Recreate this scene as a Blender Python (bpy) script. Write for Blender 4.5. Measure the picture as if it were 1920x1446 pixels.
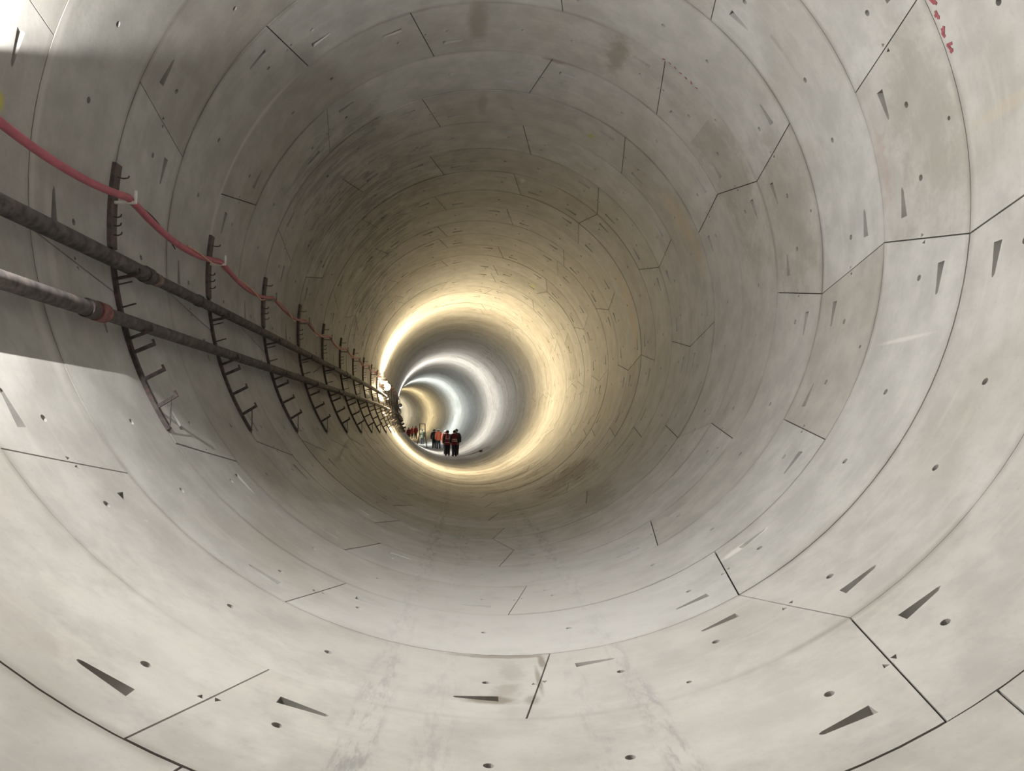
import bpy, bmesh, math, random
from mathutils import Vector, Matrix
from mathutils.geometry import delaunay_2d_cdt
random.seed(7)
SC = bpy.context.scene
COL = SC.collection
for o in list(bpy.data.objects):
    bpy.data.objects.remove(o)

# ------------------------------------------------------------------ camera
R = 3.5                       # inner radius of the lining
S0, DS = 5.6026, 1.24296      # ring joint 0 and ring width along the tunnel
KAP, KZ = 0.0020, 0.0002      # the bore bends left and rises a little
YAW, PITCH = -0.0333809, 0.0662580
cd = bpy.data.cameras.new('camera')
cd.sensor_width = 36.0
cd.lens = 1444.0 / 1920.0 * 36.0
cd.clip_start, cd.clip_end = 0.05, 500
cam = bpy.data.objects.new('camera', cd)
COL.objects.link(cam)
fwd = Vector((-math.sin(YAW) * math.cos(PITCH), math.cos(YAW) * math.cos(PITCH), math.sin(PITCH)))
rgt = Vector((math.cos(YAW), math.sin(YAW), 0))
upv = rgt.cross(fwd)
CAM = Vector((-0.222825, 0, -1.940038))
cam.matrix_world = Matrix(((rgt.x, upv.x, -fwd.x, CAM.x), (rgt.y, upv.y, -fwd.y, CAM.y), (rgt.z, upv.z, -fwd.z, CAM.z), (0, 0, 0, 1)))
SC.camera = cam

# ------------------------------------------------------------------ world and exposure
w = bpy.data.worlds.new('world')
SC.world = w
w.use_nodes = True
w.node_tree.nodes['Background'].inputs[0].default_value = (0.9, 0.95, 1.0, 1)
w.node_tree.nodes['Background'].inputs[1].default_value = 0.0
SC.view_settings.view_transform = 'Standard'
SC.view_settings.look = 'None'
SC.view_settings.exposure = 0.0
SC.view_settings.gamma = 1.0
SC.view_settings.use_curve_mapping = False
SC.cycles.use_denoising = True
SC.cycles.max_bounces = 6
SC.cycles.diffuse_bounces = 5
SC.cycles.glossy_bounces = 3
SC.cycles.use_adaptive_sampling = True
SC.cycles.adaptive_threshold = 0.03

# the lamps: arclength, radiant power (W), colour, angle on the ring, distance off the wall
NEAR_LAMP = (Vector((-3.05, 3.97, 0.1)), 1070.0, (1.0, 0.975, 0.935))   # flat wall lamp just left of the frame, facing across the bore
LAMPS = [
    (31.4, 2600.0, (1.0, 0.81, 0.49)),
    (57.0, 2250.0, (1.0, 0.96, 0.89)),
    (82.5, 2500.0, (0.92, 1.0, 0.99)),
    (107.0, 2200.0, (1.0, 0.80, 0.45)),
    (132.0, 1900.0, (1.0, 0.87, 0.62)),
    (158.0, 1800.0, (1.0, 0.93, 0.8)),
]

# ------------------------------------------------------------------ tunnel frame
def centre(s): return Vector((-KAP * s * s / 2, s, KZ * s * s / 2))
def axis_e(s):
    t = KAP * s
    return Vector((math.cos(t), math.sin(t), 0))
def axis_t(s):
    t = KAP * s
    return Vector((-math.sin(t), math.cos(t), 0))
def tp(s, deg, rad=R):
    """point in the tunnel: arclength, angle (0 crown, 90 right, 180 invert, 270 left), radius"""
    a = math.radians(deg)
    return centre(s) + axis_e(s) * (rad * math.sin(a)) + Vector((0, 0, rad * math.cos(a)))
def inward(s, deg):
    a = math.radians(deg)
    return -(axis_e(s) * math.sin(a) + Vector((0, 0, math.cos(a))))
def ring_s(k): return S0 + DS * k

# ------------------------------------------------------------------ object helpers
def link(name, me, m=None, parent=None):
    o = bpy.data.objects.new(name, me)
    COL.objects.link(o)
    if m is not None and me is not None:
        for q in (m if isinstance(m, (list, tuple)) else [m]):
            me.materials.append(q)
    if parent is not None:
        o.parent = parent
    return o
def obj(name, bm, m, parent=None, smooth=True, ang=40):
    me = bpy.data.meshes.new(name)
    bmesh.ops.recalc_face_normals(bm, faces=bm.faces[:])
    bm.to_mesh(me)
    bm.free()
    if smooth:
        for p in me.polygons: p.use_smooth = True
        me.set_sharp_from_angle(angle=math.radians(ang))
    return link(name, me, m, parent)
def tag(o, label=None, cat=None, group=None, kind=None):
    if label: o['label'] = label
    if cat: o['category'] = cat
    if group: o['group'] = group
    if kind: o['kind'] = kind
    return o
def thing(name, loc=(0, 0, 0), rz=0.0, label=None, cat=None, group=None):
    o = bpy.data.objects.new(name, None)
    COL.objects.link(o)
    o.empty_display_size = 0.2
    o.location = loc
    o.rotation_euler = (0, 0, rz)
    return tag(o, label, cat, group)
def dup(root, loc, rz, label, group):
    r = root.copy(); COL.objects.link(r)
    r.location = loc; r.rotation_euler = (0, 0, rz)
    r['label'] = label; r['group'] = group
    for ch in list(root.children):
        c = ch.copy(); COL.objects.link(c); c.parent = r
        for g in list(ch.children):
            d = g.copy(); COL.objects.link(d); d.parent = c
    return r

def add_box(bm, c, ax, ay, az):
    """box with centre c and half-extent vectors"""
    c = Vector(c); ax = Vector(ax); ay = Vector(ay); az = Vector(az)
    v = [bm.verts.new(c + ax * i + ay * j + az * k) for i in (-1, 1) for j in (-1, 1) for k in (-1, 1)]
    for f in ((0, 1, 3, 2), (4, 6, 7, 5), (0, 4, 5, 1), (2, 3, 7, 6), (0, 2, 6, 4), (1, 5, 7, 3)):
        bm.faces.new([v[i] for i in f])
def bev(bm, w=0.004, seg=2):
    bmesh.ops.bevel(bm, geom=bm.edges[:], offset=w, segments=seg, affect='EDGES', clamp_overlap=True)
def add_tube(bm, pts, rad, n=10, cap=True):
    pts = [Vector(p) for p in pts]
    rads = rad if isinstance(rad, (list, tuple)) else [rad] * len(pts)
    prev = None
    rings = []
    for i, p in enumerate(pts):
        a = pts[max(i - 1, 0)]; b = pts[min(i + 1, len(pts) - 1)]
        t = (b - a).normalized()
        if prev is None:
            x = t.cross(Vector((0, 0, 1)))
            if x.length < 1e-3: x = t.cross(Vector((1, 0, 0)))
            x.normalize()
        else:
            x = (prev - t * prev.dot(t)).normalized()
        prev = x
        y = t.cross(x)
        rings.append([bm.verts.new(p + x * (rads[i] * math.cos(2 * math.pi * j / n)) + y * (rads[i] * math.sin(2 * math.pi * j / n))) for j in range(n)])
    for i in range(len(rings) - 1):
        for j in range(n):
            bm.faces.new((rings[i][j], rings[i][(j + 1) % n], rings[i + 1][(j + 1) % n], rings[i + 1][j]))
    if cap:
        bm.faces.new(rings[0][::-1]); bm.faces.new(rings[-1])
def add_sphere(bm, c, r, sc=(1, 1, 1), seg=16):
    m = Matrix.Translation(Vector(c)) @ Matrix.Diagonal((r * sc[0], r * sc[1], r * sc[2], 1))
    bmesh.ops.create_uvsphere(bm, u_segments=seg, v_segments=max(8, seg // 2), radius=1, matrix=m)

# ------------------------------------------------------------------ materials
def new_mat(name):
    m = bpy.data.materials.new(name)
    m.use_nodes = True
    return m, m.node_tree, m.node_tree.nodes['Principled BSDF']
class NT:
    """tiny node builder"""
    def __init__(s, nt): s.nt = nt
    def n(s, t, **kw):
        x = s.nt.nodes.new(t)
        for k, v in kw.items(): setattr(x, k, v)
        return x
    def l(s, a, b): s.nt.links.new(a, b)
    def math(s, op, a, b=None, clamp=False):
        x = s.n('ShaderNodeMath', operation=op, use_clamp=clamp)
        for i, v in enumerate((a, b)):
            if v is None: continue
            if isinstance(v, (int, float)): x.inputs[i].default_value = v
            else: s.l(v, x.inputs[i])
        return x.outputs[0]
    def noise(s, vec, scale, detail=4, rough=0.55, dist=0.0):
        x = s.n('ShaderNodeTexNoise')
        x.inputs['Scale'].default_value = scale; x.inputs['Detail'].default_value = detail
        x.inputs['Roughness'].default_value = rough; x.inputs['Distortion'].default_value = dist
        s.l(vec, x.inputs['Vector'])
        return x.outputs['Fac']
    def ramp(s, v, lo, hi, a=0.0, b=1.0):
        x = s.n('ShaderNodeMapRange', interpolation_type='SMOOTHSTEP')
        s.l(v, x.inputs[0])
        for i, q in enumerate((lo, hi, a, b)): x.inputs[i + 1].default_value = q
        return x.outputs[0]
    def mix(s, f, a, b, mode='MIX'):
        x = s.n('ShaderNodeMix', data_type='RGBA', blend_type=mode)
        if isinstance(f, (int, float)): x.inputs[0].default_value = f
        else: s.l(f, x.inputs[0])
        for i, v in ((6, a), (7, b)):
            if isinstance(v, tuple): x.inputs[i].default_value = (*v, 1)
            else: s.l(v, x.inputs[i])
        return x.outputs[2]

def simple(name, col, rough=0.6, metal=0.0, var=0.25, scale=14.0, dirt=None, bump=0.0):
    m, nt, b = new_mat(name)
    g = NT(nt)
    tc = g.n('ShaderNodeTexCoord').outputs['Object']
    f = g.noise(tc, scale, 5)
    lo = tuple(c * (1 - var) for c in col); hi = tuple(min(1, c * (1 + var)) for c in col)
    c = g.mix(g.ramp(f, .3, .7), lo, hi)
    if dirt:
        c = g.mix(g.ramp(g.noise(tc, scale * .35, 6, .65), .5, .68), c, dirt)
    g.l(c, b.inputs['Base Color'])
    b.inputs['Roughness'].default_value = rough
    b.inputs['Metallic'].default_value = metal
    if bump:
        bp = g.n('ShaderNodeBump'); bp.inputs['Strength'].default_value = bump; bp.inputs['Distance'].default_value = .01
        g.l(f, bp.inputs['Height']); g.l(bp.outputs[0], b.inputs['Normal'])
    return m
def emitter(name, col, strength):
    m = bpy.data.materials.new(name); m.use_nodes = True
    nt = m.node_tree
    nt.nodes.remove(nt.nodes['Principled BSDF'])
    e = nt.nodes.new('ShaderNodeEmission')
    e.inputs[0].default_value = (*col, 1); e.inputs[1].default_value = strength
    nt.links.new(e.outputs[0], nt.nodes['Material Output'].inputs[0])
    return m

def concrete(u0, u1, invert=False):
    m, nt, b = new_mat('cast_concrete')
    g = NT(nt)
    tc = g.n('ShaderNodeTexCoord').outputs['Object']
    uv = g.n('ShaderNodeUVMap', uv_map='ring_uv').outputs[0]
    tone = g.n('ShaderNodeAttribute', attribute_name='tone').outputs['Fac']
    big = g.noise(tc, .55, 3, .6, .6)
    mid = g.noise(tc, 2.6, 4, .62)
    fine = g.noise(tc, 26, 2, .6)
    # casting cloudiness, stretched along the circumference
    mp = g.n('ShaderNodeMapping'); mp.inputs['Scale'].default_value = (1.0, 6.0, 1.0)
    g.l(uv, mp.inputs['Vector'])
    strk = g.noise(mp.outputs[0], 2.2, 3, .6)
    col = g.mix(g.ramp(mid, .3, .72), (0.44, 0.432, 0.414), (0.56, 0.553, 0.535))
    col = g.mix(g.math('MULTIPLY', g.ramp(big, .5, .72), .38), col, (0.37, 0.335, 0.28))
    col = g.mix(g.math('MULTIPLY', g.ramp(strk, .52, .72), .25), col, (0.62, 0.61, 0.57))
    col = g.mix(g.math('MULTIPLY', g.ramp(fine, .55, .75), .12), col, (0.25, 0.24, 0.22))
    # grime that has settled along the ring joints
    sv = g.n('ShaderNodeSeparateXYZ'); g.l(uv, sv.inputs[0])
    dj = g.math('ABSOLUTE', g.math('SUBTRACT', g.math('FRACT', g.math('ADD', sv.outputs[1], 50.5)), .5))
    col = g.mix(g.math('MULTIPLY', g.ramp(dj, .0, .05, .55, 0.0), g.ramp(big, .35, .6, .1, 1.0)), col, (0.24, 0.225, 0.20))
    # wear and stains with a shape of their own: (u, ring, half width u, half width ring, softness, colour, strength, breakup)
    sep = g.n('ShaderNodeSeparateXYZ'); g.l(uv, sep.inputs[0])
    U, V = sep.outputs[0], sep.outputs[1]
    wob = g.math('SUBTRACT', g.noise(tc, 3.2, 3, .68), .5)
    wob2 = g.math('SUBTRACT', g.noise(tc, 11, 3, .7), .5)
    wb = g.math('ADD', g.math('MULTIPLY', wob, 2.2), g.math('MULTIPLY', wob2, 1.2))
    mp3 = g.n('ShaderNodeMapping'); mp3.inputs['Scale'].default_value = (1.6, 5.5, 1.0)
    g.l(uv, mp3.inputs['Vector'])
    smear = g.ramp(g.noise(mp3.outputs[0], 1.6, 4, .7), .38, .60)
    def blob(col, u, v, ru, rv, c, k, br=1.0, soft=.6):
        x = g.n('ShaderNodeVectorMath', operation='MULTIPLY_ADD')
        g.l(uv, x.inputs[0]); x.inputs[1].default_value = (1 / ru, 1 / rv, 0); x.inputs[2].default_value = (-u / ru, -v / rv, 0)
        y = g.n('ShaderNodeVectorMath', operation='LENGTH'); g.l(x.outputs[0], y.inputs[0])
        z = g.n('ShaderNodeMath', operation='MULTIPLY_ADD'); g.l(wb, z.inputs[0]); z.inputs[1].default_value = br; g.l(y.outputs['Value'], z.inputs[2])
        d = z.outputs[0]
        f = g.ramp(d, 1.0 - soft, 1.0 + soft * .4, k, 0.0)
        if c is SOOT: f = g.math('MULTIPLY', f, smear)
        return g.mix(f, col, c)
    if invert:
        # wheel marks along the invert
        mp2 = g.n('ShaderNodeMapping'); mp2.inputs['Scale'].default_value = (26.0, 4.0, 1.0)
        g.l(uv, mp2.inputs['Vector'])
        sm = g.ramp(g.noise(mp2.outputs[0], 1.0, 3, .7), .44, .66)
        for uc, hw, k in ((6.575, .08, .8), (5.67, .07, .75), (6.36, .10, .4), (5.86, .08, .35)):
            d = g.math('ABSOLUTE', g.math('SUBTRACT', U, uc))
            f = g.math('MULTIPLY', g.ramp(d, hw * .3, hw, k, 0.0), sm)
            col = g.mix(f, col, (0.27, 0.275, 0.275))
        d = g.math('ABSOLUTE', g.math('SUBTRACT', U, 6.1))
        dust_light = g.math('MULTIPLY', g.ramp(d, .2, 1.3, 1.0, 0.0), g.ramp(g.math('ABSOLUTE', g.math('SUBTRACT', V, 1.2)), .3, 3.2, .75, 0.0))  # pale dust, plus missing lamp light lifted into the floor colour
        col = g.mix(g.math('MULTIPLY', dust_light, g.ramp(mid, .15, .5, .55, 1.0)), col, (0.72, 0.71, 0.69))
        # muck on the far invert
        f = g.math('MULTIPLY', g.ramp(g.math('ABSOLUTE', g.math('SUBTRACT', U, 5.7)), .4, 1.22, 1.0, 0.0), g.ramp(V, 6.0, 13.0))
        f = g.math('MULTIPLY', f, g.ramp(big, .35, .6, .0, .55))
        col = g.mix(f, col, (0.20, 0.17, 0.135))
    for a in STAINS:
        if a[0] + 1.7 * a[2] > u0 and a[0] - 1.7 * a[2] < u1: col = blob(col, *a)
    # each cast segment has its own batch tone
    tn = g.n('ShaderNodeMix', data_type='RGBA', blend_type='MULTIPLY')
    tn.inputs[0].default_value = 1.0
    g.l(col, tn.inputs[6])
    cr = g.n('ShaderNodeValToRGB')
    cr.color_ramp.elements[0].color = (0.66, 0.635, 0.595, 1); cr.color_ramp.elements[1].color = (0.87, 0.88, 0.89, 1)
    g.l(tone, cr.inputs[0]); g.l(cr.outputs[0], tn.inputs[7])
    col = tn.outputs[2]
    g.l(col, b.inputs['Base Color'])
    b.inputs['Roughness'].default_value = .62
    b.inputs['Specular IOR Level'].default_value = .35
    bp = g.n('ShaderNodeBump'); bp.inputs['Strength'].default_value = .12; bp.inputs['Distance'].default_value = .01
    g.l(g.math('ADD', fine, g.math('MULTIPLY', mid, 2.0)), bp.inputs['Height']); g.l(bp.outputs[0], b.inputs['Normal'])
    return m

BROWN = (0.22, 0.19, 0.15); TAN = (0.56, 0.45, 0.32); SOOT = (0.17, 0.175, 0.18); PALE = (0.78, 0.77, 0.73); DAMP = (0.30, 0.28, 0.24)
STAINS = [
    (6.20, -.75, .10, .06, BROWN, .75, .5), (6.12, -.60, .07, .11, DAMP, .55, .8), (6.10, -.30, .06, .15, DAMP, .35, .9),
    (6.15, -.03, .20, .035, BROWN, .6, .6), (5.97, -.15, .018, .14, BROWN, .7, .4), (6.00, -.45, .012, .25, BROWN, .6, .4),
    (6.04, -.75, .03, .07, BROWN, .55, .7),
    (1.80, 5.36, .30, .28, TAN, .55, .6), (2.20, 5.25, .25, .20, TAN, .45, .7), (2.15, 9.3, .55, .35, TAN, .5, .5),
    (2.8, 9.4, .5, .3, TAN, .45, .5),
    (11.1, 9.6, .55, 1.5, SOOT, .75, 1.0), (10.6, 11.6, .6, 1.8, SOOT, .65, 1.0), (10.9, 5.3, .7, .9, SOOT, .5, 1.1),
    (10.7, 7.2, .8, 1.2, SOOT, .65, 1.1), (11.6, 7.5, .8, 1.2, SOOT, .4, 1.1), (10.2, 13.5, .6, 1.8, SOOT, .7, 1.0),
    (4.75, 9.9, .35, 1.6, BROWN, .85, .9), (5.05, 6.3, .35, 1.3, DAMP, .6, .9), (5.1, 9.6, .3, 1.3, BROWN, .6, .9),
    (4.88, .74, .10, .055, PALE, .9, .5), (4.75, .72, .10, .025, PALE, .8, .4),
    (10.55, 3.0, .55, .045, PALE, .55, .12), (9.85, 3.0, .55, .045, PALE, .5, .12), (9.3, 3.0, .3, .03, PALE, .35, .12),
    (9.6, .02, .9, .05, PALE, .35, .4), (8.55, -.10, .35, .05, PALE, .3, .4), (9.0, .20, .4, .05, PALE, .28, .5),
    (.57, 3.40, .10, .35, BROWN, .55, .6), (12.44, 3.35, .09, .45, DAMP, .7, .4), (12.50, 5.4, .06, .3, DAMP, .5, .5),
    (2.60, -.33, .03, .40, (0.55, 0.47, 0.36), .35, .5), (1.45, 1.55, .22, .03, BROWN, .35, .6), (3.515, .52, .014, .33, PALE, .5, .25),
    (2.43, .35, .5, .4, DAMP, .32, 1.2), (2.4, 2.5, .6, .5, BROWN, .25, 1.0), (1.75, 3.5, .8, .5, BROWN, .33, .8),
    (.62, 5.55, .04, .07, (0.45, 0.50, 0.08), .8, 1.3), (.78, 15.4, .035, .25, (0.62, 0.60, 0.2), .7, 1.2),
    (9.52, -.34, .05, .08, (0.65, 0.62, 0.05), .8, .5), (2.55, .92, .22, .07, (0.46, 0.34, 0.31), .35, 1.6),
    (.09, 4.03, .11, .035, (0.24, 0.15, 0.14), .55, .6), (.05, 8.25, .035, .12, PALE, .7, .5),
    (7.1, -1.2, .5, .6, PALE, .25, 1.0), (5.35, -1.4, .5, .5, PALE, .2, 1.0),
]
M_GASK = simple('joint_gasket', (0.055, 0.05, 0.045), .9, var=.4, scale=6)
M_STEEL = simple('rusty_dark_steel', (0.075, 0.062, 0.058), .7, .2, .35, 18, (0.13, 0.055, 0.05), .2)
M_STEEL2 = simple('weathered_steel_bar', (0.11, 0.095, 0.088), .7, .2, .3, 20, (0.16, 0.08, 0.07), .2)
M_PIPE = simple('dusty_dark_pipe', (0.075, 0.066, 0.064), .7, .1, .4, 14, (0.15, 0.125, 0.11), .4)
M_RUSTRED = simple('red_oxide_coupling', (0.20, 0.08, 0.078), .65, .1, .35, 16, (0.10, 0.05, 0.05))
M_PCOUP = simple('faded_pink_grey_coupling', (0.20, 0.13, 0.125), .7, .1, .35, 22, (0.09, 0.07, 0.065))
M_DUST = simple('pale_dust_cake', (0.36, 0.33, 0.30), .95, 0, .3, 30)
M_CABLE = simple('pinkish_red_cable_sheath', (0.42, 0.12, 0.155), .5, 0, .12, 8)
M_WIRE = simple('black_wire', (0.03, 0.03, 0.03), .5)
M_OWIRE = simple('orange_wire', (0.62, 0.36, 0.26), .5, 0, .15)
M_WHITE = simple('white_plastic', (0.78, 0.77, 0.74), .45, 0, .06)
M_GREYH = simple('grey_plastic', (0.30, 0.28, 0.26), .5)
M_HOUS = simple('lamp_housing_grey', (0.35, 0.35, 0.34), .5, .3)
M_RED = simple('red_spray_paint', (0.22, 0.06, 0.07), .8, var=.4, scale=30)

# ------------------------------------------------------------------ segmental lining
GX, GY = 0.006, 0.004        # half gap of cross joints and ring joints
UNIT = 2 * math.pi * R / 13
def u2deg(u): return 11.5 + u * 360.0 / 13
KEYS = {-2: 2, -1: 5, 0: 2, 1: 3, 2: 2, 3: 1, 4: 6, 5: 3, 6: 2, 7: 1, 8: 0, 9: 3, 10: 2, 11: 1, 12: 3, 13: 2, 14: 1, 15: 0, 16: 2}
def ring_joints(k):
    key = KEYS.get(k)
    if key is None: key = random.Random(900 + k).choice((0, 1, 2, 3, 5, 6))
    J = [(key, +1)] + [(key + 1 + 2 * i, -1 if i < 4 else +1) for i in range(6)]
    return key, sorted(((n % 13, sg) for n, sg in J))
def poly_clip(poly, x, keep_less):
    out = []
    for i in range(len(poly)):
        a, b2 = poly[i], poly[(i + 1) % len(poly)]
        ia = (a[0] <= x) if keep_less else (a[0] >= x)
        ib = (b2[0] <= x) if keep_less else (b2[0] >= x)
        if ia: out.append(a)
        if ia != ib:
            t = (x - a[0]) / (b2[0] - a[0])
            out.append((x, a[1] + t * (b2[1] - a[1])))
    return out
def densify(poly, step):
    out = []
    for i in range(len(poly)):
        a, b2 = poly[i], poly[(i + 1) % len(poly)]
        out.append(a)
        if abs(b2[0] - a[0]) > step * 1.2:
            xs = []
            lo, hi = min(a[0], b2[0]), max(a[0], b2[0])
            q = math.floor(lo / step) + 1
            while q * step < hi - 1e-6:
                if q * step > lo + step * .12 and q * step < hi - step * .12: xs.append(q * step)
                q += 1
            if a[0] > b2[0]: xs.reverse()
            for x in xs:
                t = (x - a[0]) / (b2[0] - a[0])
                out.append((x, a[1] + t * (b2[1] - a[1])))
    return out
SECT = [('wall_left', 7.45, 10.55), ('ceiling', 10.55, 14.45), ('wall_right', 1.45, 4.45), ('floor', 4.45, 7.45)]
class Acc:
    def __init__(s): s.v = []; s.f = []; s.nr = []; s.uv = []; s.tone = []; s.mat = []
def do_ring(k, acc, u0, u1, detail):
    rnd = random.Random(31 * k + 5)
    key, J = ring_joints(k)
    ringoff = rnd.uniform(-.003, .003)
    step = UNIT * (.1 if detail else .2)
    X0, X1 = u0 * UNIT, u1 * UNIT
    def jx(n, sg, y): return (n + sg * .073 * (2 * y / DS - 1)) * UNIT
    # panels
    panels = []
    allJ = []
    for t in (-13, 0, 13):
        for n, sg in J: allJ.append((n + t, sg))
    allJ.sort()
    tones = {}
    for (n1, s1), (n2, s2) in zip(allJ, allJ[1:]):
        if n2 + .2 < u0 or n1 - .2 > u1: continue
        pid = n1 % 13
        tr = random.Random(k * 97 + pid * 13)
        tone = min(1, max(0, tr.gauss(.62, .2)))
        iskey = (pid == key % 13)
        if iskey: tone *= .62
        if k == 0 and iskey: tone = .42
        if k <= -3: tone = min(tone, .35)
        if k == -2 and pid in (7, 8): tone = .4
        if pid in (4, 5, 6) and -1 < k < 5: tone = max(tone, .72 + .1 * tr.random())
        off = ringoff + tr.uniform(-.0035, .0035)
        xa = lambda y: jx(n1, s1, y) + GX
        xb = lambda y: jx(n2, s2, y) - GX
        q = [(xa(GY), GY), (xb(GY), GY), (xb(DS - GY), DS - GY), (xa(DS - GY), DS - GY)]
        q = poly_clip(q, X0, False) if q else q
        if q: q = poly_clip(q, X1, True)
        if len(q) < 3: continue
        panels.append((densify(q, step), off, tone))
    pts, edges, faces, info = [], [], [], []
    def add_poly(poly):
        i0 = len(pts)
        ar = sum(poly[i][0] * poly[(i + 1) % len(poly)][1] - poly[(i + 1) % len(poly)][0] * poly[i][1] for i in range(len(poly)))
        if ar < 0: poly = poly[::-1]
        pts.extend(Vector(p) for p in poly)
        faces.append(list(range(i0, i0 + len(poly))))
    # outer rectangle
    rect = densify([(X0, 0), (X1, 0), (X1, DS), (X0, DS)], step)
    i0 = len(pts); pts.extend(Vector(p) for p in rect)
    edges += [(i0 + i, i0 + (i + 1) % len(rect)) for i in range(len(rect))]
    for poly, off, tone in panels:
        add_poly(poly); info.append(('panel', off, tone))
    npan = len(panels)
    if detail:
        jn = {n: sg for n, sg in J}
        feats = []
        for n in range(int(u0) - 1, int(u1) + 2):
            m = n % 13
            if m in jn:
                sg = jn[m]
                pr = random.Random(k * 51 + m)
                for side in (-1, 1):
                    y = DS * (.268 if (sg * side) < 0 else .732)
                    if sg > 0: y = DS * (.268 if side < 0 else .732)
                    else: y = DS * (.732 if side < 0 else .268)
                    xw = (n + side * .158) * UNIT; xn = (n + side * .318) * UNIT
                    if not (X0 < min(xw, xn) and max(xw, xn) < X1): continue
                    hw, hn = .044, .016
                    sgn = -1 if y < DS / 2 else 1
                    P = [(xw, y - hw), (xw, y + hw), (xn - side * .02, y + hn), (xn, y + hn * .4), (xn, y - hn * .4), (xn - side * .02, y - hn)]
                    if side > 0: P = P[::-1]
                    feats.append((P, ('pocket', xw, xn, .11)))
                # small notches either side of the cross joint
                for side, dy in ((-1, .012), (1, -.012)):
                    xc = jx(n, sg, DS / 2) + side * .035; yc = DS / 2 + dy
                    if not (X0 < xc - .05 and xc + .05 < X1): continue
                    P = [(xc - .018, yc - .018 * side), (xc + .018, yc - .018 * side), (xc + .004, yc + .022 * side)]
                    feats.append((P, ('hole', .05)))
            kk = key % 13
            for du in ((.2, -.2) if True else ()):
                u = n + du
                if m == kk and du > 0: u = n + .31
                if m == (kk + 1) % 13 and du < 0: u = n - .31
                xc = u * UNIT
                if not (X0 + .06 < xc < X1 - .06): continue
                rr = .027
                P = [(xc + rr * math.cos(2 * math.pi * i / 12), DS * .505 + rr * math.sin(2 * math.pi * i / 12)) for i in range(12)]
                feats.append((P, ('hole', .09)))
            if m == kk:
                xc = (n + .5) * UNIT
                if X0 + .06 < xc < X1 - .06:
                    P = [(xc + .018 * math.cos(2 * math.pi * i / 8), DS * .13 + .018 * math.sin(2 * math.pi * i / 8)) for i in range(8)]
                    feats.append((P, ('hole', .05)))
        for P, inf in feats:
            add_poly(P); info.append(inf)
    # interior grid
    nr = 4 if detail else 2
    x = math.floor(X0 / step) * step + step
    while x < X1 - step * .3:
        for j in range(1, nr):
            if x > X0 + step * .3: pts.append(Vector((x, DS * j / nr)))
        x += step
    ov, oe, of, _, _, fo = delaunay_2d_cdt(pts, edges, faces, 0, 1e-5)
    # classify
    cls = []
    for f, o in zip(of, fo):
        if not o: cls.append(-1); continue
        ft = [q for q in o if q >= npan]
        cls.append(ft[0] if ft else o[0])
    pan_of = {}
    fpan = []
    for f, o in zip(of, fo):
        pp = [q for q in o if q < npan]
        fpan.append(pp[0] if pp else -1)
    featpan = {}
    for c, p in zip(cls, fpan):
        if c >= npan and p >= 0: featpan[c] = p
    def depth(c, p):
        if c == -1: return .022
        inf = info[c]
        if inf[0] == 'panel': return inf[1]
        base = info[featpan[c]][1] if c in featpan else 0
        if inf[0] == 'hole': return base + inf[1]
        t = (p.x - inf[2]) / (inf[1] - inf[2])
        return base + inf[3] * max(0.0, min(1.0, t)) ** .75
    s0 = ring_s(k)
    vid = {}
    def vert(i, c, own=False):
        kx = (i, c)
        if own: kx = (i, c, len(acc.v))
        if kx in vid: return vid[kx]
        p = ov[i]
        s = s0 + p.y; dg = u2deg(p.x / UNIT)
        acc.v.append(tp(s, dg, R + depth(c, p)))
        acc.nr.append(inward(s, dg))
        acc.uv.append(((p.x / UNIT) % 13 if u0 < 13 <= u1 and False else p.x / UNIT, k + p.y / DS))
        vid[kx] = len(acc.v) - 1
        return vid[kx]
    em = {}
    for fi, (f, c) in enumerate(zip(of, cls)):
        ids = [vert(i, c) for i in f]
        a, b2, c2 = (acc.v[i] for i in ids[:3])
        nrm = (b2 - a).cross(c2 - a)
        if nrm.length < 1e-12: pass
        if nrm.dot(acc.nr[ids[0]]) < 0: ids = ids[::-1]
        pi = c if 0 <= c < npan else featpan.get(c, -1)
        tone = info[pi][2] if pi >= 0 else .4
        smooth = 0 <= c < npan
        acc.f.append((ids, smooth)); acc.tone.append(tone); acc.mat.append(1 if c == -1 else 0)
        for q in range(len(f)):
            i, j = f[q], f[(q + 1) % len(f)]
            em.setdefault((min(i, j), max(i, j)), []).append((c, tone))
    for (i, j), L in em.items():
        if len(L) == 2 and L[0][0] != L[1][0]:
            (c1, t1), (c2, t2) = L
            ids = [vert(i, c1, True), vert(j, c1, True), vert(j, c2, True), vert(i, c2, True)]
            d1 = (acc.v[ids[0]] - acc.v[ids[3]]).length; d2 = (acc.v[ids[1]] - acc.v[ids[2]]).length
            if d1 < 1e-6 and d2 < 1e-6: continue
            if d1 < 1e-6: ids = ids[:3]
            elif d2 < 1e-6: ids = [ids[0], ids[1], ids[3]]
            acc.f.append((ids, False)); acc.tone.append(min(t1, t2)); acc.mat.append(0)
K0, K1, KD = -16, 142, 44
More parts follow.
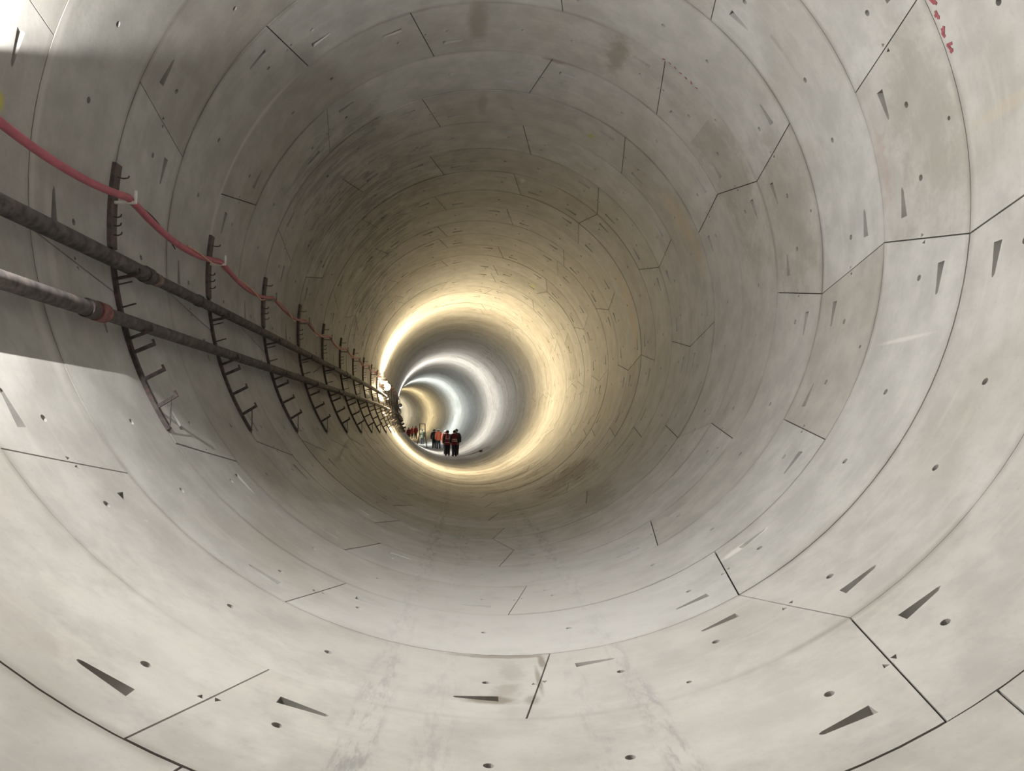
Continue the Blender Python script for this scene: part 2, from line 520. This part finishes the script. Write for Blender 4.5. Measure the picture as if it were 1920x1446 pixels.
def build_lining():
    outs = {}
    for name, u0, u1 in SECT:
        acc = Acc()
        for k in range(K0, K1):
            do_ring(k, acc, u0, u1, -5 < k < KD)
        me = bpy.data.meshes.new(name)
        me.from_pydata([tuple(v) for v in acc.v], [], [f for f, _ in acc.f])
        uvl = me.uv_layers.new(name='ring_uv')
        at = me.attributes.new('tone', 'FLOAT', 'FACE')
        at.data.foreach_set('value', acc.tone)
        me.polygons.foreach_set('material_index', acc.mat)
        me.polygons.foreach_set('use_smooth', [True] * len(acc.f))
        uvs = []; nl = []
        for (ids, sm), p in zip(acc.f, me.polygons):
            fn = p.normal.copy()
            for i in ids:
                u, v = acc.uv[i]
                uvs += [u - 13 if u >= 13.0 + 1.46 else u, v]
                nl.append(acc.nr[i] if sm else fn)
        uvl.data.foreach_set('uv', uvs)
        me.normals_split_custom_set([tuple(n) for n in nl])
        o = link(name, me, [concrete(u0, u1, name == 'floor'), M_GASK])
        tag(o, kind='structure')
        outs[name] = o
    return outs
# the crown sector spans u = 10.55 .. 14.45; stains placed past the crown (u < 1.45) are wrapped to match
STAINS = [((a[0] + 13,) + a[1:]) if a[0] < 1.45 else a for a in STAINS]
WALLS = build_lining()
# bulkheads that close the bore out of sight: behind the photographer and round the bend
for nm, k in (('wall_back', K0), ('wall_front', K1)):
    bm = bmesh.new()
    s = ring_s(k)
    bm.faces.new([bm.verts.new(tp(s, 7.5 * i, R + .02)) for i in range(48)])
    tag(obj(nm, bm, M_STEEL2, None, False), kind='structure')

# red survey paint beside the first ring joint, top right
def paint(name, strokes, m, parent, wdt=.012):
    bm = bmesh.new()
    for st in strokes:
        P = [(s, dg) for s, dg in st]
        for (s1, a1), (s2, a2) in zip(P, P[1:]):
            p, q = tp(s1, a1, R - .0055), tp(s2, a2, R - .0055)
            n = inward(s1, a1); d = (q - p)
            if d.length < 1e-5: continue
            d.normalize(); sd = n.cross(d) * wdt
            up = n * .0015
            add_box(bm, (p + q) / 2 + up * 0, (q - p) / 2 + d * wdt * .6, sd, up)
    return obj(name, bm, m, parent, False)
rp = random.Random(3)
strokes = []
for kk, a in ((-.05, 66.9), (-.05, 68.5), (-.045, 70.9), (-.05, 73.0)):
    s = ring_s(kk)
    st = [(s + rp.uniform(-.03, .03), a + rp.uniform(-.6, .6)) for _ in range(5)]
    strokes.append(st)
paint('paint_mark', strokes, M_RED, WALLS['wall_right'])['label'] = 'dark red survey scribble sprayed beside a ring joint'
strokes = []
for i in range(7):
    s = ring_s(3.0) - .03; a = 36.5 + i * 1.5
    strokes.append([(s + rp.uniform(-.02, .02), a), (s + rp.uniform(-.02, .02), a + .5), (s + rp.uniform(-.02, .02), a + .2)])
paint('paint_mark', strokes, M_RED, WALLS['ceiling'], .008)['label'] = 'line of small dark red marker dashes along a ring joint'

# ------------------------------------------------------------------ hoop brackets on the left wall
def lp(a, rad, y=0.0):
    t = math.radians(a)
    return Vector((rad * math.sin(t), y, rad * math.cos(t)))
BASE = lp(258, R)                       # the bracket's origin: on the wall, middle of the hoop
def arc_bar(bm, a0, a1, r0, r1, hw, n=14):
    V = []
    for i in range(n + 1):
        a = a0 + (a1 - a0) * i / n
        V.append([bm.verts.new(lp(a, r, y) - BASE) for r, y in ((r0, -hw), (r0, hw), (r1, hw), (r1, -hw))])
    for i in range(n):
        for j in range(4):
            bm.faces.new((V[i][j], V[i][(j + 1) % 4], V[i + 1][(j + 1) % 4], V[i + 1][j]))
    bm.faces.new(V[0]); bm.faces.new(V[-1][::-1])
def flat_arm(bm, a, r0, length, hy=.011, hz=.016, tip=.03):
    t = math.radians(a)
    n = Vector((-math.sin(t), 0, -math.cos(t))); u = Vector((-math.cos(t), 0, math.sin(t)))
    if u.z < 0: u = -u
    n = (n + Vector((0, 0, .06))).normalized()
    p = lp(a, r0) - BASE
    add_box(bm, p + n * (length / 2), n * (length / 2), Vector((0, hy, 0)), u * hz)
    if tip: add_box(bm, p + n * (length - .008) + u * (hz + tip / 2 - .002), n * .008, Vector((0, hy, 0)), u * (tip / 2))
def make_bracket():
    root = thing('hoop_bracket')
    bm = bmesh.new(); arc_bar(bm, 237.3, 266.2, R + .004, R - .034, .023); obj('rail', bm, M_STEEL, root, True, 30)
    bm = bmesh.new(); arc_bar(bm, 265.2, 277.7, R + .004, R - .036, .058, 8); obj('upper_strip', bm, M_STEEL2, root, True, 30)
    for a, ln in ((275.8, .10), (269.9, .065), (268.6, .065), (267.2, .07)):
        bm = bmesh.new()
        t = math.radians(a); n = Vector((-math.sin(t), 0, -math.cos(t)))
        p = lp(a, R - .03) - BASE
        add_tube(bm, [p, p + n * ln * .6 + Vector((0, 0, -.008)), p + n * ln + Vector((0, 0, .002)), p + n * ln * 1.08 + Vector((0, 0, .022))], .0065, 6)
        obj('hook', bm, M_STEEL, root)
    bm = bmesh.new()
    p = lp(272.0, R - .03) - BASE
    add_box(bm, p + Vector((.092, 0, .0)), Vector((.092, 0, 0)), Vector((0, .014, 0)), Vector((0, 0, .012)))
    add_box(bm, p + Vector((.186, 0, .05)), Vector((.009, 0, 0)), Vector((0, .014, 0)), Vector((0, 0, .06)))
    bev(bm, .003)
    obj('cable_hook', bm, M_WHITE, root)
    for a in (259.8, 256.4):
        bm = bmesh.new(); flat_arm(bm, a, R - .03, .13, .006, .006, 0); obj('peg', bm, M_STEEL, root, True, 30)
    for a in (260.7, 251.7):
        bm = bmesh.new(); flat_arm(bm, a, R - .03, .22, .013, .012, .035); obj('pipe_rest', bm, M_STEEL, root, True, 30)
    for a in (249.6, 245.4, 241.0):
        bm = bmesh.new(); flat_arm(bm, a, R - .03, .195); obj('console_arm', bm, M_STEEL, root, True, 30)
    bm = bmesh.new()
    add_tube(bm, [lp(241.2, R - .16) - BASE, lp(238.6, R - .075) - BASE, lp(236.9, R - .004) - BASE], .0065, 6)
    obj('stay_rod', bm, M_STEEL2, root)
    return root
ORD = ['nearest', 'second', 'third', 'fourth', 'fifth', 'sixth', 'seventh', 'eighth', 'ninth', 'tenth', 'eleventh', 'twelfth']
BR0 = make_bracket()
NB = 27
for i in range(NB):
    s = ring_s(1 + 2 * i)
    loc = centre(s) + axis_e(s) * BASE.x + Vector((0, 0, BASE.z))
    if i == 0: lab = 'nearest dark steel hoop bracket on the left wall with a white cable hook'
    elif i < 12: lab = f'{ORD[i]} dark steel hoop bracket from the camera along the left wall'
    else: lab = 'small dark hoop bracket in the bunch around and beyond the bright warm lamp'
    if i == 0:
        BR0.location = loc; BR0.rotation_euler = (0, 0, KAP * s)
        tag(BR0, lab, 'bracket', 'hoop brackets along the left wall')
    else:
        d = dup(BR0, loc, KAP * s, lab, 'hoop brackets along the left wall')
        if i >= 2:
            for ch in d.children:
                if ch.name.startswith('cable_hook'):
                    me = ch.data.copy(); me.materials.clear(); me.materials.append(M_GREYH); ch.data = me

# ------------------------------------------------------------------ pipes, cable and wires
def lerp_tab(T, x):
    if x <= T[0][0]: return T[0][1]
    for (a, p), (b2, q) in zip(T, T[1:]):
        if x <= b2: return p + (q - p) * (x - a) / (b2 - a)
    return T[-1][1]
UP = [(0, 262.3), (16, 262.3), (26, 263.0), (80, 263.2)]
LOW = [(0, 253.2), (16, 253.2), (26, 254.0), (80, 254.3)]
def pipe_pts(T, s0, s1, rad, ds=.6):
    n = max(2, int((s1 - s0) / ds))
    return [tp(s0 + (s1 - s0) * i / n, lerp_tab(T, s0 + (s1 - s0) * i / n), rad) for i in range(n + 1)]
def collar(T, s, half, r, rad):
    bm = bmesh.new(); add_tube(bm, pipe_pts(T, s - half, s + half, rad, half), r, 20); return bm
def pipe(name, T, s0, s1, r, rad, label, group, fl, m=M_PIPE):
    o = thing(name, tp((s0), lerp_tab(T, s0), rad), 0, label, 'pipe', group)
    bpy.context.view_layer.update()
    inv = Matrix.Translation(-o.location)
    def part(nm, bm, mm):
        bm.transform(inv); return obj(nm, bm, mm, o)
    bm = bmesh.new(); add_tube(bm, pipe_pts(T, s0, s1, rad), r, 18); part('pipe_run', bm, m)
    for s, half, rr, mm, nm in fl:
        part(nm, collar(T, s, half, rr, rad), mm)
    return o
PR = R - .145
G = 'pipes on the left wall brackets'
pipe('steel_pipe', UP, -14, 7.30, .068, PR, 'near thick length of the upper dark pipe on the left wall', G, [(7.22, .06, .078, M_PIPE, 'end_collar')])
pipe('steel_pipe', UP, 7.34, 78, .056, PR, 'long thin far run of the upper dark pipe along the left wall', G,
     [(7.42, .05, .064, M_PCOUP, 'coupling'), (8.6, .035, .066, M_PIPE, 'coupling'), (19.2, .05, .066, M_PIPE, 'coupling'), (31.5, .05, .066, M_PIPE, 'coupling'), (43.5, .05, .066, M_PIPE, 'coupling')])
lowp = pipe('steel_pipe', LOW, -14, 6.00, .062, PR, 'near thick length of the lower pipe, pale along its top edge', G, [(5.96, .06, .074, M_STEEL, 'end_collar')])
pipe('steel_pipe', LOW, 6.04, 78, .056, PR, 'long far run of the lower dark pipe with a red coupling', G,
     [(6.12, .07, .078, M_RUSTRED, 'coupling'), (17.8, .05, .066, M_PIPE, 'coupling'), (30.1, .05, .066, M_PIPE, 'coupling'), (42.2, .05, .066, M_PIPE, 'coupling')])
def cable_ang(s):
    k = (s - S0) / DS
    ph = ((k - 1) / 2) % 1.0
    r = random.Random(int((k - 1) // 2) + 77).uniform(.75, 1.2)
    drift = lerp_tab([(0, 0), (14, 0), (18, .7), (26, 1.2)], s)
    return 272.25 + drift - 2.1 * r * (1 - (2 * ph - 1) ** 2) * (1 if k > -8 else .4)
CR = R - .165
def strand(name, s0, s1, fn, rad, r, m, label, cat, n_per=5.0, group=None, side=8):
    N = int((s1 - s0) * n_per)
    bm = bmesh.new()
    P = []
    for i in range(N + 1):
        s = s0 + (s1 - s0) * i / N
        a, dr = fn(s)
        P.append(tp(s, a, rad + dr))
    add_tube(bm, P, [r(s0 + (s1 - s0) * i / N) for i in range(N + 1)] if callable(r) else r, side)
    return tag(obj(name, bm, m), label, cat, group)
strand('power_cable', -6, 48, lambda s: (cable_ang(s) + .55, 0), CR, lambda s: .033 if s < 9 else max(.022, .033 - (s - 9) * .004), M_CABLE,
       'thick pinkish red cable sagging from hook to hook along the left wall', 'cable', 5.0, None, 14)
strand('wire', 6.85, 8.05, lambda s: (272.6 - (s - 6.85) * 2.2 + 1.6 * math.sin((s - 6.85) / 1.2 * math.pi), 0), R - .11, .0055, M_WIRE,
       'thin black wire looping above the red cable past the nearest bracket', 'wire', 12)
strand('wire', 8.2, 40, lambda s: (cable_ang(s) + .55 + .044 / 3.34 * 57.3 * math.cos(s * 3.1), -.044 * math.sin(s * 3.1)), CR, .0095, M_OWIRE,
       'thin pale orange wire wound round the red cable further along', 'wire', 8)

# ------------------------------------------------------------------ lamps on the left wall
def lamp(s, power, col, label, ang=269.9, off=.24, sc=(.7, 9.0, .7), ends=(-1, 1)):
    p = tp(s, ang, R - off)
    o = thing('tunnel_lamp', tp(s, ang, R), KAP * s, label, 'lamp', 'lamps along the left wall')
    d = off
    bm = bmesh.new()
    add_box(bm, Vector((d / 2 - .05, 0, 0)), Vector((d / 2 - .05, 0, 0)), Vector((0, .02, 0)), Vector((0, 0, .02))); bev(bm, .004)
    obj('mounting_arm', bm, M_STEEL2, o)
    bm = bmesh.new()
    hl = max(.20, .05 * sc[1] + .06)
    add_box(bm, Vector((d - .05 * sc[0] - .04, 0, 0)), Vector((.03, 0, 0)), Vector((0, hl, 0)), Vector((0, 0, .05))); bev(bm, .012, 3)
    hs = obj('housing', bm, M_HOUS, o)
    bm = bmesh.new()
    add_sphere(bm, (d, 0, 0), .05, sc, 20)
    area = sum(f.calc_area() for f in bm.faces)
    for e in ends:  # discs added to cut the light thrown along the bore
        b2 = bmesh.new(); add_tube(b2, [(d - .03, e * (hl - .05), 0), (d - .03, e * (hl - .04), 0)], .15, 28); obj('light_blocker', b2, M_GASK, o)
    obj('lamp_glass', bm, emitter('lamp_light', col, power / (math.pi * area)), o)
    return o
NAMES = ['bright warm lamp on the left wall where the pipes meet the bend',
         'neutral white lamp on the left wall beyond the walking group', 'cool white lamp round the bend on the left wall',
         'yellow lamp far round the bend on the left wall', 'farthest visible warm lamp glow round the bend', 'last lamp deep round the bend']
for i, (s, pw, c) in enumerate(LAMPS):
    lamp(s, pw, c, NAMES[i], ends=(1,) if i == 0 else (-1, 1))
# the nearest lamp of the row, just left of the frame: a flat glass facing across the bore, with added plates that block its light
def near_lamp():
    p, power, col = NEAR_LAMP
    o = thing('tunnel_lamp', tp(p.y, 271.6, R), 0, 'white flat lamp with added blocking plates on the left wall just left of the picture', 'lamp', 'lamps along the left wall')
    L = p - o.location
    bm = bmesh.new(); add_sphere(bm, L, .021, (.29, 1, 1), 16)
    area = sum(f.calc_area() for f in bm.faces)
    obj('lamp_glass', bm, emitter('near_lamp_light', col, power / (math.pi * area)), o)
    bm = bmesh.new()
    P = [(-.30, -.19), (.34, -.19), (.34, .168), (.0, -.004), (-.30, -.004)]  # plate outline cut to shape the lamp's shadow on the left wall
    A = [bm.verts.new(L + Vector((-.054, y, z))) for y, z in P]; B = [bm.verts.new(L + Vector((-.032, y, z))) for y, z in P]
    bm.faces.new(A); bm.faces.new(B[::-1])
    for i in range(5): bm.faces.new((A[i], A[(i + 1) % 5], B[(i + 1) % 5], B[i]))
    obj('housing', bm, M_HOUS, o, False)
    bm = bmesh.new(); add_box(bm, L + Vector((-.085, .342, -.01)), Vector((.135, 0, 0)), Vector((0, .006, 0)), Vector((0, 0, .18))); obj('light_blocker', bm, M_HOUS, o)  # unseen plate added to set the upper edge of the wall shadow
    for y in (-.2, .2):
        bm = bmesh.new(); add_box(bm, Vector((L.x / 2 - .02, y, -.06)), Vector((L.x / 2 - .025, 0, 0)), Vector((0, .015, 0)), Vector((0, 0, .015))); obj('mounting_arm', bm, M_STEEL2, o)
near_lamp()

# ------------------------------------------------------------------ people
def mat_flat(n, c, r=.8): return simple(n, c, r, 0, .12, 40)
SKIN = mat_flat('skin', (0.52, 0.33, 0.25), .6)
HAIRM = mat_flat('dark_hair', (0.03, 0.025, 0.02))
DARK = mat_flat('dark_cloth', (0.018, 0.019, 0.024))
NAVY = mat_flat('dark_navy_cloth', (0.03, 0.033, 0.05))
VRED = mat_flat('dark_red_vest_cloth', (0.18, 0.022, 0.034))
ORNG = mat_flat('orange_jacket_cloth', (0.85, 0.23, 0.13))
OLIV = mat_flat('olive_cloth', (0.075, 0.075, 0.045))
STRP = mat_flat('reflective_tape', (0.72, 0.66, 0.62), .35)
STRPR = mat_flat('reddish_reflective_tape', (0.66, 0.38, 0.36), .35)
HWHT = mat_flat('white_helmet_shell', (0.85, 0.84, 0.80), .35)
HDRK = mat_flat('dark_helmet_shell', (0.04, 0.04, 0.045), .4)
BOOT = mat_flat('black_boot_leather', (0.012, 0.012, 0.012), .6)

def skin_body(name, H, sl, sr, arm, lean, m):
    """one continuous body grown by a skin modifier; faces +y; sl / sr = stride of the left / right foot"""
    V, E, Rd = [], [], []
    def v(x, y, z, r, par=None, ry=None):
        V.append((x * H, y * H, z * H)); Rd.append((r * H, (ry or r) * H))
        if par is not None: E.append((par, len(V) - 1))
        return len(V) - 1
    pel = v(0, 0, .525, .082, None, .060)
    wai = v(0, .002 + lean * .3, .61, .074, pel, .055)
    che = v(0, .004 + lean * .7, .71, .088, wai, .060)
    upc = v(0, lean, .785, .072, che, .050)
    nk = v(0, lean + .006, .838, .034, upc)
    jaw = v(0, lean + .018, .873, .043, nk)
    hd = v(0, lean + .014, .915, .053, jaw)
    tp_ = v(0, lean + .010, .955, .044, hd)
    v(0, lean + .066, .900, .012, hd)                 # nose
    for s in (-1, 1):
        v(s * .055, lean + .008, .905, .010, hd)      # ears
        sh = v(s * .110, lean, .792, .047, upc)
        el = v(s * .146, lean - .012 + arm * s * .03, .635, .033, sh)
        wr = v(s * .150, lean + .030 + arm * s * .07, .500, .021, el)
        pm = v(s * .148, lean + .040 + arm * s * .08, .470, .019, wr, .012)
        st = sl if s < 0 else sr
        hp = v(s * .048, 0, .475, .064, pel)
        kn = v(s * .052, max(st, 0) * .75 + (.02 if st < 0 else 0), .275, .045, hp)
        an = v(s * .052, st - (.02 if st < 0 else 0), .055 + max(0, -st) * .18, .030, kn)
        v(s * .058, st + .075, .022 + max(0, -st) * .05, .026, an)
    me = bpy.data.meshes.new(name + '_src')
    me.from_pydata(V, E, [])
    o = bpy.data.objects.new(name + '_src', me); COL.objects.link(o)
    o.modifiers.new('skin', 'SKIN')
    for i, d in enumerate(me.skin_vertices[0].data):
        d.radius = Rd[i]; d.use_root = (i == 0)
    sub = o.modifiers.new('sub', 'SUBSURF'); sub.levels = 2
    dg = bpy.context.evaluated_depsgraph_get()
    bm = bmesh.new(); bm.from_mesh(o.evaluated_get(dg).to_mesh())
    bpy.data.objects.remove(o); bpy.data.meshes.remove(me)
    # five unequal, bent fingers and a thumb on each palm, rooted in the palm
    for s in (-1, 1):
        b2 = Vector((s * .148, lean + .040 + arm * s * .08, .463)) * H
        for i, ln in enumerate((.040, .046, .043, .034)):
            y = (i - 1.5) * .0105 * H
            p0 = b2 + Vector((0, -y, 0)); L = ln * H
            add_tube(bm, [p0, p0 + Vector((-s * .003 * H, .004 * H, -L * .5)), p0 + Vector((-s * .012 * H, .008 * H, -L * .85)), p0 + Vector((-s * .017 * H, .009 * H, -L))], [.0055 * H, .005 * H, .0045 * H, .003 * H], 6)
        p0 = b2 + Vector((0, .016 * H, .014 * H))
        add_tube(bm, [p0, p0 + Vector((-s * .006 * H, .014 * H, -.012 * H)), p0 + Vector((-s * .010 * H, .018 * H, -.030 * H))], [.006 * H, .0055 * H, .0035 * H], 6)
    return bm
def region(bm, test, off, thick=True):
    c = bm.copy()
    c.normal_update()
    kill = [f for f in c.faces if not test(f.calc_center_median())]
    bmesh.ops.delete(c, geom=kill, context='FACES')
    c.normal_update()
    for q in c.verts: q.co += q.normal * off
    if thick: bmesh.ops.solidify(c, geom=c.faces[:], thickness=.006)
    return c
def islands(bm, keep=.08):
    """split a mesh into its loose pieces, dropping crumbs"""
    bm.faces.ensure_lookup_table(); seen = set(); out = []
    for f0 in bm.faces:
        if f0.index in seen: continue
        st, grp = [f0], []
        seen.add(f0.index)
        while st:
            f = st.pop(); grp.append(f)
            for v in f.verts:
                for g in v.link_faces:
                    if g.index not in seen: seen.add(g.index); st.append(g)
        out.append(grp)
    n = sum(len(g) for g in out); res = []
    for grp in out:
        if len(grp) < keep * n: continue
        nb = bmesh.new(); mp = {}
        for f in grp:
            for v in f.verts:
                if v not in mp: mp[v] = nb.verts.new(v.co)
            nb.faces.new([mp[v] for v in f.verts])
        res.append(nb)
    bm.free()
    return res
def person(s, deg, H, yaw, label, top, trousers, vest=None, stripes=None, straps=False, helmet=None, sl=.08, sr=-.08, arm=.5, lean=.01, strip_mat=None):
    p = tp(s, deg, R - .004)
    o = thing('person', p, KAP * s + yaw, label, 'person', 'people walking away down the tunnel')
    bm = skin_body('body', H, sl, sr, arm, lean, SKIN)
    zmin = min(q.co.z for q in bm.verts)
    for q in bm.verts: q.co.z -= zmin
    body_src = bm.copy()
    hx = .112 * H
    tro = region(bm, lambda c: c.z < .535 * H and c.z > .055 * H and not (abs(c.x) > .115 * H and c.z > .36 * H), .016)
    boo = region(bm, lambda c: c.z <= .085 * H, .012)
    jak = region(bm, lambda c: .47 * H < c.z < .835 * H and not (abs(c.x) > .112 * H and c.z < .49 * H), .026)
    hair = region(bm, lambda c: c.z > .885 * H and c.y < (lean + .012 + max(0, c.z / H - .93) * 1.2) * H and abs(c.x) < .06 * H, .012, False)
    ve = None
    if vest:
        ve = bm.copy()
        ve.normal_update()
        for z in ([a for t in stripes for a in t] if stripes else []):
            bmesh.ops.bisect_plane(ve, geom=ve.verts[:] + ve.edges[:] + ve.faces[:], plane_co=(0, 0, z * H), plane_no=(0, 0, 1))
        if straps:
            for x in (-.058, -.036, .036, .058):
                bmesh.ops.bisect_plane(ve, geom=ve.verts[:] + ve.edges[:] + ve.faces[:], plane_co=(x * H, 0, 0), plane_no=(1, 0, 0))
        inv = lambda c: .425 * H < c.z < .82 * H and abs(c.x) < .116 * H
        vv = region(ve, inv, .042)
        def instripe(c):
            if not inv(c): return False
            if stripes and any(a * H <= c.z <= b2 * H for a, b2 in stripes): return True
            return straps and .036 * H <= abs(c.x) <= .058 * H and c.z > stripes[-1][1] * H
        sv = region(ve, instripe, .0495)
    obj('body', bm, SKIN, o)
    bm2 = bmesh.new()
    for sx in (-1, 1): add_sphere(bm2, (sx * .019 * H, (lean + .060) * H, .917 * H - zmin * 0), .0075 * H, (1, .6, .8), 8)
    obj('eyes', bm2, HDRK, o)
    bm2 = bmesh.new(); add_sphere(bm2, (0, (lean + .057) * H, .874 * H), .012 * H, (1.4, .5, .35), 8); obj('mouth', bm2, mat_flat('lips', (.35, .13, .11)), o)
    for nm, q, mm in (('trousers', tro, trousers), ('boot', boo, BOOT), ('jacket', jak, top), ('hair', hair, HAIRM)):
        q.faces.index_update()
        for piece in islands(q): obj(nm, piece, mm, o)
    if vest:
        vo = obj('safety_vest', vv, vest, o)
        sv.faces.index_update()
        for piece in islands(sv, .02): obj('reflective_stripe', piece, strip_mat or STRP, vo)
    if helmet:
        bm2 = bmesh.new()
        add_sphere(bm2, (0, (lean + .012) * H, .925 * H), .074 * H, (.92, 1.08, .86), 20)
        bmesh.ops.delete(bm2, geom=[q for q in bm2.verts if q.co.z < .915 * H], context='VERTS')
        bmesh.ops.solidify(bm2, geom=bm2.faces[:], thickness=.006)
        add_tube(bm2, [(.075 * H * math.cos(t), (lean + .014) * H + .092 * H * math.sin(t) + (.012 * H if math.sin(t) > .3 else 0), .919 * H) for t in [i * math.pi / 10 for i in range(21)]], .006 * H, 6, False)
        obj('helmet', bm2, helmet, o)
    body_src.free()
    return o
from mathutils import Vector as _V
def floor_at(px, py, rad=R):
    """tunnel surface seen at a pixel of the photograph, used once to set things out: (arclength, angle)"""
    d = (fwd * 1444.0 + rgt * (px - 960) + upv * (723 - py)).normalized()
    def loc(P):
        s = P.y
        for _ in range(4): s += (P - centre(s)).dot(axis_t(s))
        q = P - centre(s); return s, q.dot(axis_e(s)), q.z
    t = 0.0
    while t < 200:
        s, u, v2 = loc(CAM + d * t)
        if math.hypot(u, v2) > rad: break
        t += .05
    return s, math.degrees(math.atan2(u, v2)) % 360
WAIST2 = [(.535, .557), (.600, .622)]
person(51.6, 182.3, 1.74, 0.03, 'person in dark red vest with shoulder straps and bands, walking in front on the left', DARK, DARK, VRED, [(.500, .520), (.640, .662)], True, HDRK, .05, -.05, .4, strip_mat=STRPR)
person(54.8, 181.2, 1.75, -0.02, 'person in a white helmet mostly hidden behind the strapped red vest', ORNG, DARK, VRED, [(.53, .55), (.60, .62)], False, HWHT, -.06, .07, .5)
person(50.6, 175.6, 1.75, 0.0, 'person in dark red vest with two bright bands at the waist', DARK, DARK, VRED, [(.555, .580), (.622, .648)], False, HDRK, .05, -.04, .4)
person(52.2, 171.9, 1.80, 0.05, 'person in black jacket and trousers at the right end of the group', DARK, DARK, None, None, False, HDRK, -.05, .05, .3)
person(68.0, 176.6, 1.80, 0.0, 'person in bright orange jacket and white helmet walking', ORNG, NAVY, ORNG, [(.50, .515), (.58, .595)], False, HWHT, .10, -.14, .6, strip_mat=ORNG)
person(70.5, 179.9, 1.76, 0.0, 'person in dark clothes half hidden left of the orange jacket', DARK, DARK, None, None, False, HDRK, .06, -.05, .5)
person(84.0, 181.6, 1.66, 0.0, 'person in olive top and dark trousers standing near the step frame', OLIV, DARK, OLIV, [(.56, .58)], False, HDRK, .03, -.02, .4, strip_mat=OLIV)
for px, dd, lab in ((767.5, 103.0, 'leftmost'), (774.0, 106.0, 'middle'), (780.5, 104.0, 'rightmost')):
    x_off = (px - (912 + 1444 * (.2228 - KAP * dd * dd / 2) / dd)) * dd / 1444
    ang = 180 - math.degrees(math.asin(max(-.9, min(.9, x_off / R))))
    person(dd, ang, 1.72, 0.1, f'{lab} of the three far people in dull red vests at the bend', VRED, DARK, VRED, [(.55, .565)], False, HDRK, .04, -.04, .4, strip_mat=VRED)

# step frame / handrail standing on the invert left of the people
def step_frame():
    s, a = 66.0, 202.0
    base = tp(s, a)
    o = thing('step_ladder', base, KAP * s, 'tall dark step ladder with hand rails standing left of the walking people', 'ladder')
    zf = lambda x, y: (tp(s, a).z)
    Mx = M_STEEL
    W, D, Hh = .55, .62, 1.95
    def floor_z(x):
        X = R * math.sin(math.radians(a)) + x
        return -math.sqrt(R * R - X * X) - R * math.cos(math.radians(a))
    for sy in (-1, 1):
        for sx in (-1, 1):
            bm = bmesh.new()
            xb = sx * W * .75
            add_tube(bm, [(xb, sy * D / 2, floor_z(xb)), (sx * W * .45, sy * D / 2, 1.05), (sx * W * .40, sy * D / 2, Hh)], .024, 8)
            obj('leg', bm, Mx, o)
    for sy in (-1, 1):
        bm = bmesh.new()
        add_tube(bm, [(-W * .40, sy * D / 2, Hh), (W * .40, sy * D / 2, Hh)], .022, 8)
        add_tube(bm, [(-W * .42, sy * D / 2, 1.5), (W * .42, sy * D / 2, 1.5)], .016, 8)
        obj('hand_rail', bm, Mx, o)
    bm = bmesh.new()
    add_tube(bm, [(-W * .40, -D / 2, Hh), (-W * .40, D / 2, Hh)], .022, 8)
    obj('hand_rail', bm, Mx, o)
    bm = bmesh.new(); add_box(bm, Vector((0, 0, 1.06)), Vector((W * .5, 0, 0)), Vector((0, D / 2, 0)), Vector((0, 0, .02))); obj('platform', bm, M_STEEL2, o)
    for z in (.32, .57, .82):
        bm = bmesh.new(); ww = W * (.75 - .3 * z / 1.05)
        add_box(bm, Vector((ww, 0, z)), Vector((.05, 0, 0)), Vector((0, D / 2, 0)), Vector((0, 0, .012))); obj('tread', bm, M_STEEL2, o)
step_frame()
# rubble lying on the invert right of the people, and crumbs of mortar in the near invert
def lump(name, s, a, r, m, label, cat, grp=None):
    bm = bmesh.new()
    bmesh.ops.create_icosphere(bm, subdivisions=2, radius=r)
    rr = random.Random(int(s * 100 + a))
    for q in bm.verts:
        q.co *= rr.uniform(.75, 1.15); q.co.z *= .6
    o = tag(obj(name, bm, m, None, True, 25), label, cat, grp)
    o.location = tp(s, a, R - r * .38)
    return o
M_MORT = simple('pale_mortar', (0.6, 0.58, 0.53), .9, var=.15)
M_MUD = simple('dark_mud_clod', (0.10, 0.085, 0.065), .9)
lump('mud_clod', 46.8, 151.5, .13, M_MUD, 'dark clod lying on the lining to the right of the walking people', 'rubble')
